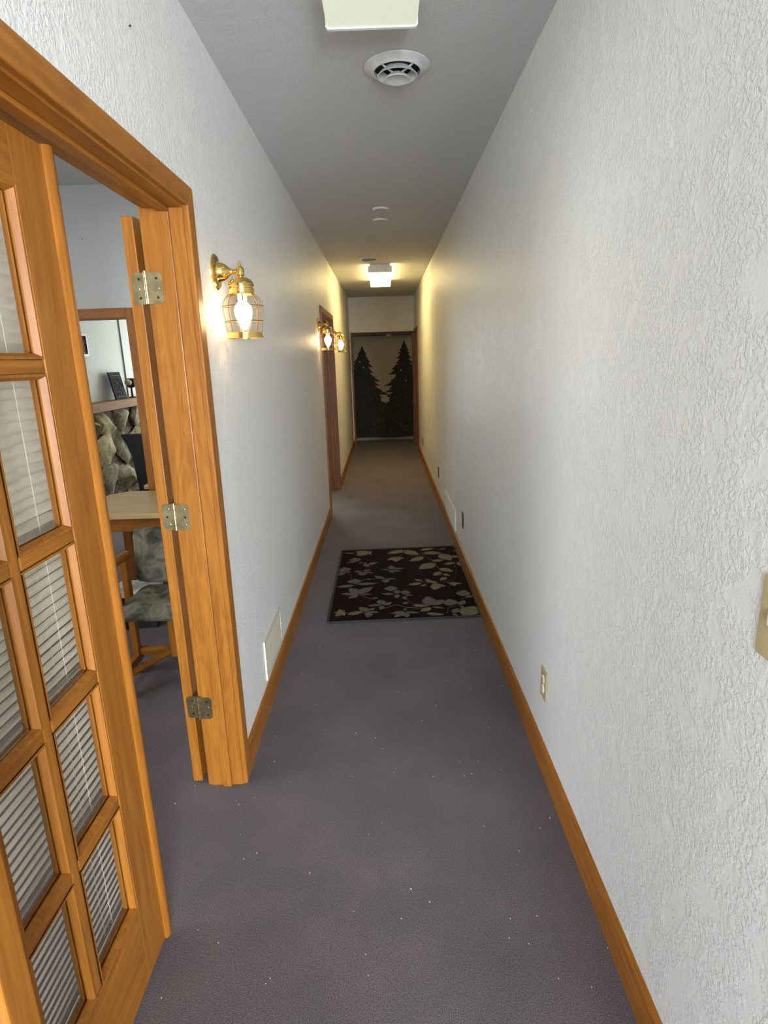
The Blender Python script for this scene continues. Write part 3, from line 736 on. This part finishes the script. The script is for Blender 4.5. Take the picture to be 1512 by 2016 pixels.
for s in (-1, 1):
    bm = bmesh.new(); tube(bm, [(s*.245, .135, .618), (s*.246, .06, .625), (s*.246, -.06, .622), (s*.244, -.15, .600)], .021, 12); mk('armrest', bm, OAK_Y, CH, smooth=True)
    mk('post', bbox(s*.245-.016, s*.245+.016, .075, .112, .066, .615, .005), OAK_Z, CH)
    mk('front_post', bbox(s*.245-.016, s*.245+.016, -.145, -.110, .10, .610, .005), OAK_Z, CH)
    mk('side_rail', bbox(s*.245-.014, s*.245+.014, -.20, .20, .066, .105, .005), OAK_Y, CH)
    for y in (-.18, .093):
        cs = mk('caster', bbox(s*.245-.012, s*.245+.012, y-.012, y+.012, .045, .066, .003), CHROME, CH)
        bm = bmesh.new(); tube(bm, [(s*.245-.011, y+.005, .025), (s*.245+.011, y+.005, .025)], .025, 18); mk('wheel', bm, BLACK, cs, smooth=True)
mk('cross_rail', bbox(-.245, .245, .085, .115, .10, .14, .005), OAK_X, CH)
mk('pedestal', bbox(-.03, .03, -.02, .04, .14, .375, .005), OAK_Z, CH)
bm = bmesh.new(); tube(bm, [(-.235, -.15, .095), (-.02, .09, .145)], .016, 6); tube(bm, [(.235, -.15, .095), (.02, .09, .145)], .016, 6); mk('brace', bm, OAK_Y, CH)
bx = thing('paper_carton', 'low white paper carton on the carpet under the pale table', 'carton', (-1.52, 3.33, 0), .1)
mk('tray', bbox(-.12, .12, -.10, .10, 0, .20, .003), BLACK, bx); mk('lid', bbox(-.125, .125, -.105, .105, .20, .235, .004), WHITE, bx)

# ------------------------------------------------------------------ hearth room
fp = thing('stone_fireplace', 'rough tan and grey fieldstone fireplace face seen through the cased opening', 'fireplace', (HX+.026, 6.0, 0))
SM = [stone_mat('fieldstone_tan', (.32, .26, .11), (.50, .42, .20), (.10, .08, .04)), stone_mat('fieldstone_grey', (.24, .215, .145), (.40, .36, .25), (.07, .06, .042)), stone_mat('fieldstone_brown', (.19, .145, .08), (.32, .26, .15), (.06, .046, .028))]
mk('mortar', bbox(0, .045, -1.2, 1.0, 0, 1.10), stone_mat('mortar_dark', (.10, .08, .05), (.16, .13, .08), (.05, .04, .024)), fp)
def rock(p, sy, sz, sx, seed, mat):
    rr = random.Random(seed); bm = bmesh.new(); bmesh.ops.create_icosphere(bm, subdivisions=3, radius=1); off = Vector((seed*.37, seed*.11, 0))
    amp = [(Vector((rr.uniform(-1, 1), rr.uniform(-1, 1), rr.uniform(-1, 1))).normalized(), rr.uniform(.42, .85)) for _ in range(16)]
    for v in bm.verts:
        d = v.co.copy()
        for n, k in amp:
            h = d.dot(n)
            if h > k: d -= n*(h-k)
        d *= 1+.10*mnoise.noise(d*3+off)+.07*mnoise.noise(d*8+off)
        v.co = Vector((max(d.x*sx, -p[0]+.004), d.y*sy, min(max(d.z*sz, .002-p[2]), 1.108-p[2])))
    o = mk('stone', bm, mat, fp, smooth=True, angle=.45); o.location = p; return o
rr = random.Random(11); z = .0; row = 0
while z < 1.04:
    hz = rr.uniform(.24, .40); hz = min(hz, 1.10-z)
    y = -1.15-rr.uniform(0, .2)
    while y < .95:
        wy = rr.uniform(.26, .5)
        if y+wy > -1.15: rock((.055, y+wy/2, z+hz/2), wy*.66, hz*.66, rr.uniform(.06, .10), rr.randrange(9999), SM[rr.randrange(3)])
        y += wy*.97
    z += hz*.97; row += 1
mt = thing('mantel_shelf', 'thick oak mantel shelf resting across the top of the stone fireplace', 'shelf', (HX, 6.0, 1.115))
mk('beam', bbox(0.002, .155, -1.3, 1.1, .0, .081, .004), oak_mat('mantel_oak', 'y', (.36, .17, .05), (.22, .09, .02), rough=.75, coat=0), mt)
pl = thing('mantel_plaque', 'dark upright plaque with pale scrollwork leaning on the mantel shelf', 'plaque', (-2.665, 6.085, 1.1962))
bm = bmesh.new(); prism(bm, [(0, 0), (.014, 0), (-.036, .268), (-.050, .268)], 'y', -.128, .128); mk('board', bm, plain('dark_slate', (.030, .028, .030), .9, spec=.1), pl)
PALE = plain('pale_scroll', (.20, .18, .16), .8)
def face_pt(y, z): return (.0165-.050*z/.268, y, z)
bm = bmesh.new(); rs = random.Random(5)
for z in (.055, .09, .125, .16, .195):
    for q in range(4):
        cy = -.075+q*.05+rs.uniform(-.008, .008); r = rs.uniform(.010, .018); a0 = rs.uniform(0, 6)
        tube(bm, [face_pt(cy+r*math.cos(a0+k*.55)*(1-k*.05), z+r*math.sin(a0+k*.55)*(1-k*.05)) for k in range(10)], .0022, 5)
for z in (.025, .235): tube(bm, [face_pt(-.09, z), face_pt(.09, z)], .003, 5)
mk('scrollwork', bm, PALE, pl)
orn = thing('mantel_ornament', 'small black and tan ornament on the mantel just right of the dark plaque', 'ornament', (-2.66, 6.36, 1.1962))
bm = bmesh.new(); lathe(bm, [(.001, 0), (.035, 0), (.035, .008), (.012, .014), (.010, .10), (.03, .105), (.045, .12), (.045, .19), (.03, .2), (.001, .2)], 16, None, caps=False); mk('body', bm, BLACKM, orn, smooth=True)
bm = bmesh.new(); tube(bm, [(0, -.04, .155), (0, -.075, .16), (0, -.115, .175)], [.030, .034, .014], 10); mk('nose', bm, TAN, orn)
wl = thing('wire_wheel', 'thin dark spoked wire wheel leaning on the mantel shelf', 'ornament', (-2.66, 5.22, 1.1962))
bm = bmesh.new(); R0 = .135; tube(bm, [(-.03*(.5+.5*math.sin(2*PI*k/36)), R0*math.cos(2*PI*k/36), R0+.004+R0*math.sin(2*PI*k/36)) for k in range(36)], .004, 6, closed=True); mk('rim', bm, BLACKM, wl, smooth=True)
for k in range(8):
    a = 2*PI*(k+.4)/8; bm = bmesh.new(); tube(bm, [(-.015, 0, R0+.004), (-.03*(.5+.5*math.sin(a)), R0*math.cos(a), R0+.004+R0*math.sin(a))], .0022, 5); mk('spoke', bm, BLACKM, wl)
bm = bmesh.new(); tube(bm, [(-.022, 0, R0+.004), (-.006, 0, R0+.004)], .012, 10); mk('hub', bm, BLACKM, wl)
pc = thing('framed_picture', 'small dark framed picture with rosy tones on the white wall above the mantel', 'picture', (HX, 5.52, 1.615))
bm = bmesh.new()
for p in ((-.17, .17, 0, .022), (-.17, .17, .183, .205), (-.17, -.148, .022, .183), (.148, .17, .022, .183)): box(bm, 0, .022, *p)
mk('frame', bm, BROWNP, pc); mk('print', bbox(0, .010, -.148, .148, .022, .183), fabric_mat('rosy_print', [(.04, .02, .018), (.16, .07, .06), (.35, .22, .18), (.08, .04, .035)], 14.), pc)
mk('ledge', bbox(0, .034, -.18, .18, -.012, 0, .002), BLACKM, pc)
bm = bmesh.new(); tube(bm, [(HX+.006, 6.46, 1.20), (HX+.006, 6.46, H-.002)], .006, 8)
tag(mk('wall_conduit', bm, plain('grey_conduit', (.30, .32, .31), .5)), 'thin grey conduit running up the white wall above the mantel', 'conduit')
bc = thing('black_chair', 'black chair with a flared back standing in front of the stone fireplace', 'chair', (-2.0, 4.95, 0))
bm = bmesh.new()
pts = [(-.16, .42), (-.17, .62), (-.185, .76), (-.215, .87), (-.265, .945), (-.25, .955), (.25, .955), (.265, .945), (.215, .87), (.185, .76), (.17, .62), (.16, .42)]
prism(bm, pts, 'y', .10, .15); bevel(bm, .008, 2); mk('backrest', bm, BLACK, bc, smooth=True)
bm = bmesh.new(); cushion(bm, -.21, .21, -.26, .15, .40, .47, .03); mk('seat', bm, BLACK, bc, smooth=True, angle=3)
for lx in (-.17, .17):
    for ly in (-.22, .115): mk('leg', bbox(lx-.016, lx+.016, ly-.016, ly+.016, 0, .41, .003), BLACKM, bc)
t2b = thing('side_table', 'small pale oak table standing beyond the cased opening beside the black chair', 'table', (-1.34, 4.36, 0))
mk('table_top', bbox(-.37, .37, -.29, .29, .672, .70, .004), PALE_X, t2b)
for lx in (-.32, .32):
    for ly in (-.24, .24): mk('leg', bbox(lx-.022, lx+.022, ly-.022, ly+.022, 0, .672, .003), WHITE, t2b)

# ------------------------------------------------------------------ lint on the carpet
bm = bmesh.new(); rl = random.Random(21)
spots = [floor_pt(*p) for p in ((345, 1583), (384, 1548), (680, 1278), (1022, 1676), (330, 1437), (502, 1571), (905, 1500), (926, 1357), (1196, 1867), (1165, 1945), (390, 1832), (523, 1938), (318, 1966), (470, 1585), (540, 1500), (610, 1720), (720, 1880), (830, 1420))]
for _ in range(70): spots.append(Vector((rl.uniform(-.52, .52), rl.uniform(.75, 3.1), 0)))
for i, p in enumerate(spots):
    r = rl.uniform(.0012, .0024) * (1.5 if i < 3 else 1); a = rl.uniform(0, 6); d = Vector((math.cos(a), math.sin(a), 0))*rl.uniform(.0005, .004)
    tube(bm, [p+Vector((0, 0, .0018))-d*.5-Vector((d.y, -d.x, 0))*.1, p+Vector((0, 0, .0026)), p+Vector((0, 0, .0018))+d*.5], r*.7, 5)
ln = mk('carpet_lint', bm, plain('lint', (.55, .52, .48), .9)); tag(ln, 'tiny pale specks of lint scattered on the carpet', 'lint'); ln['kind'] = 'stuff'
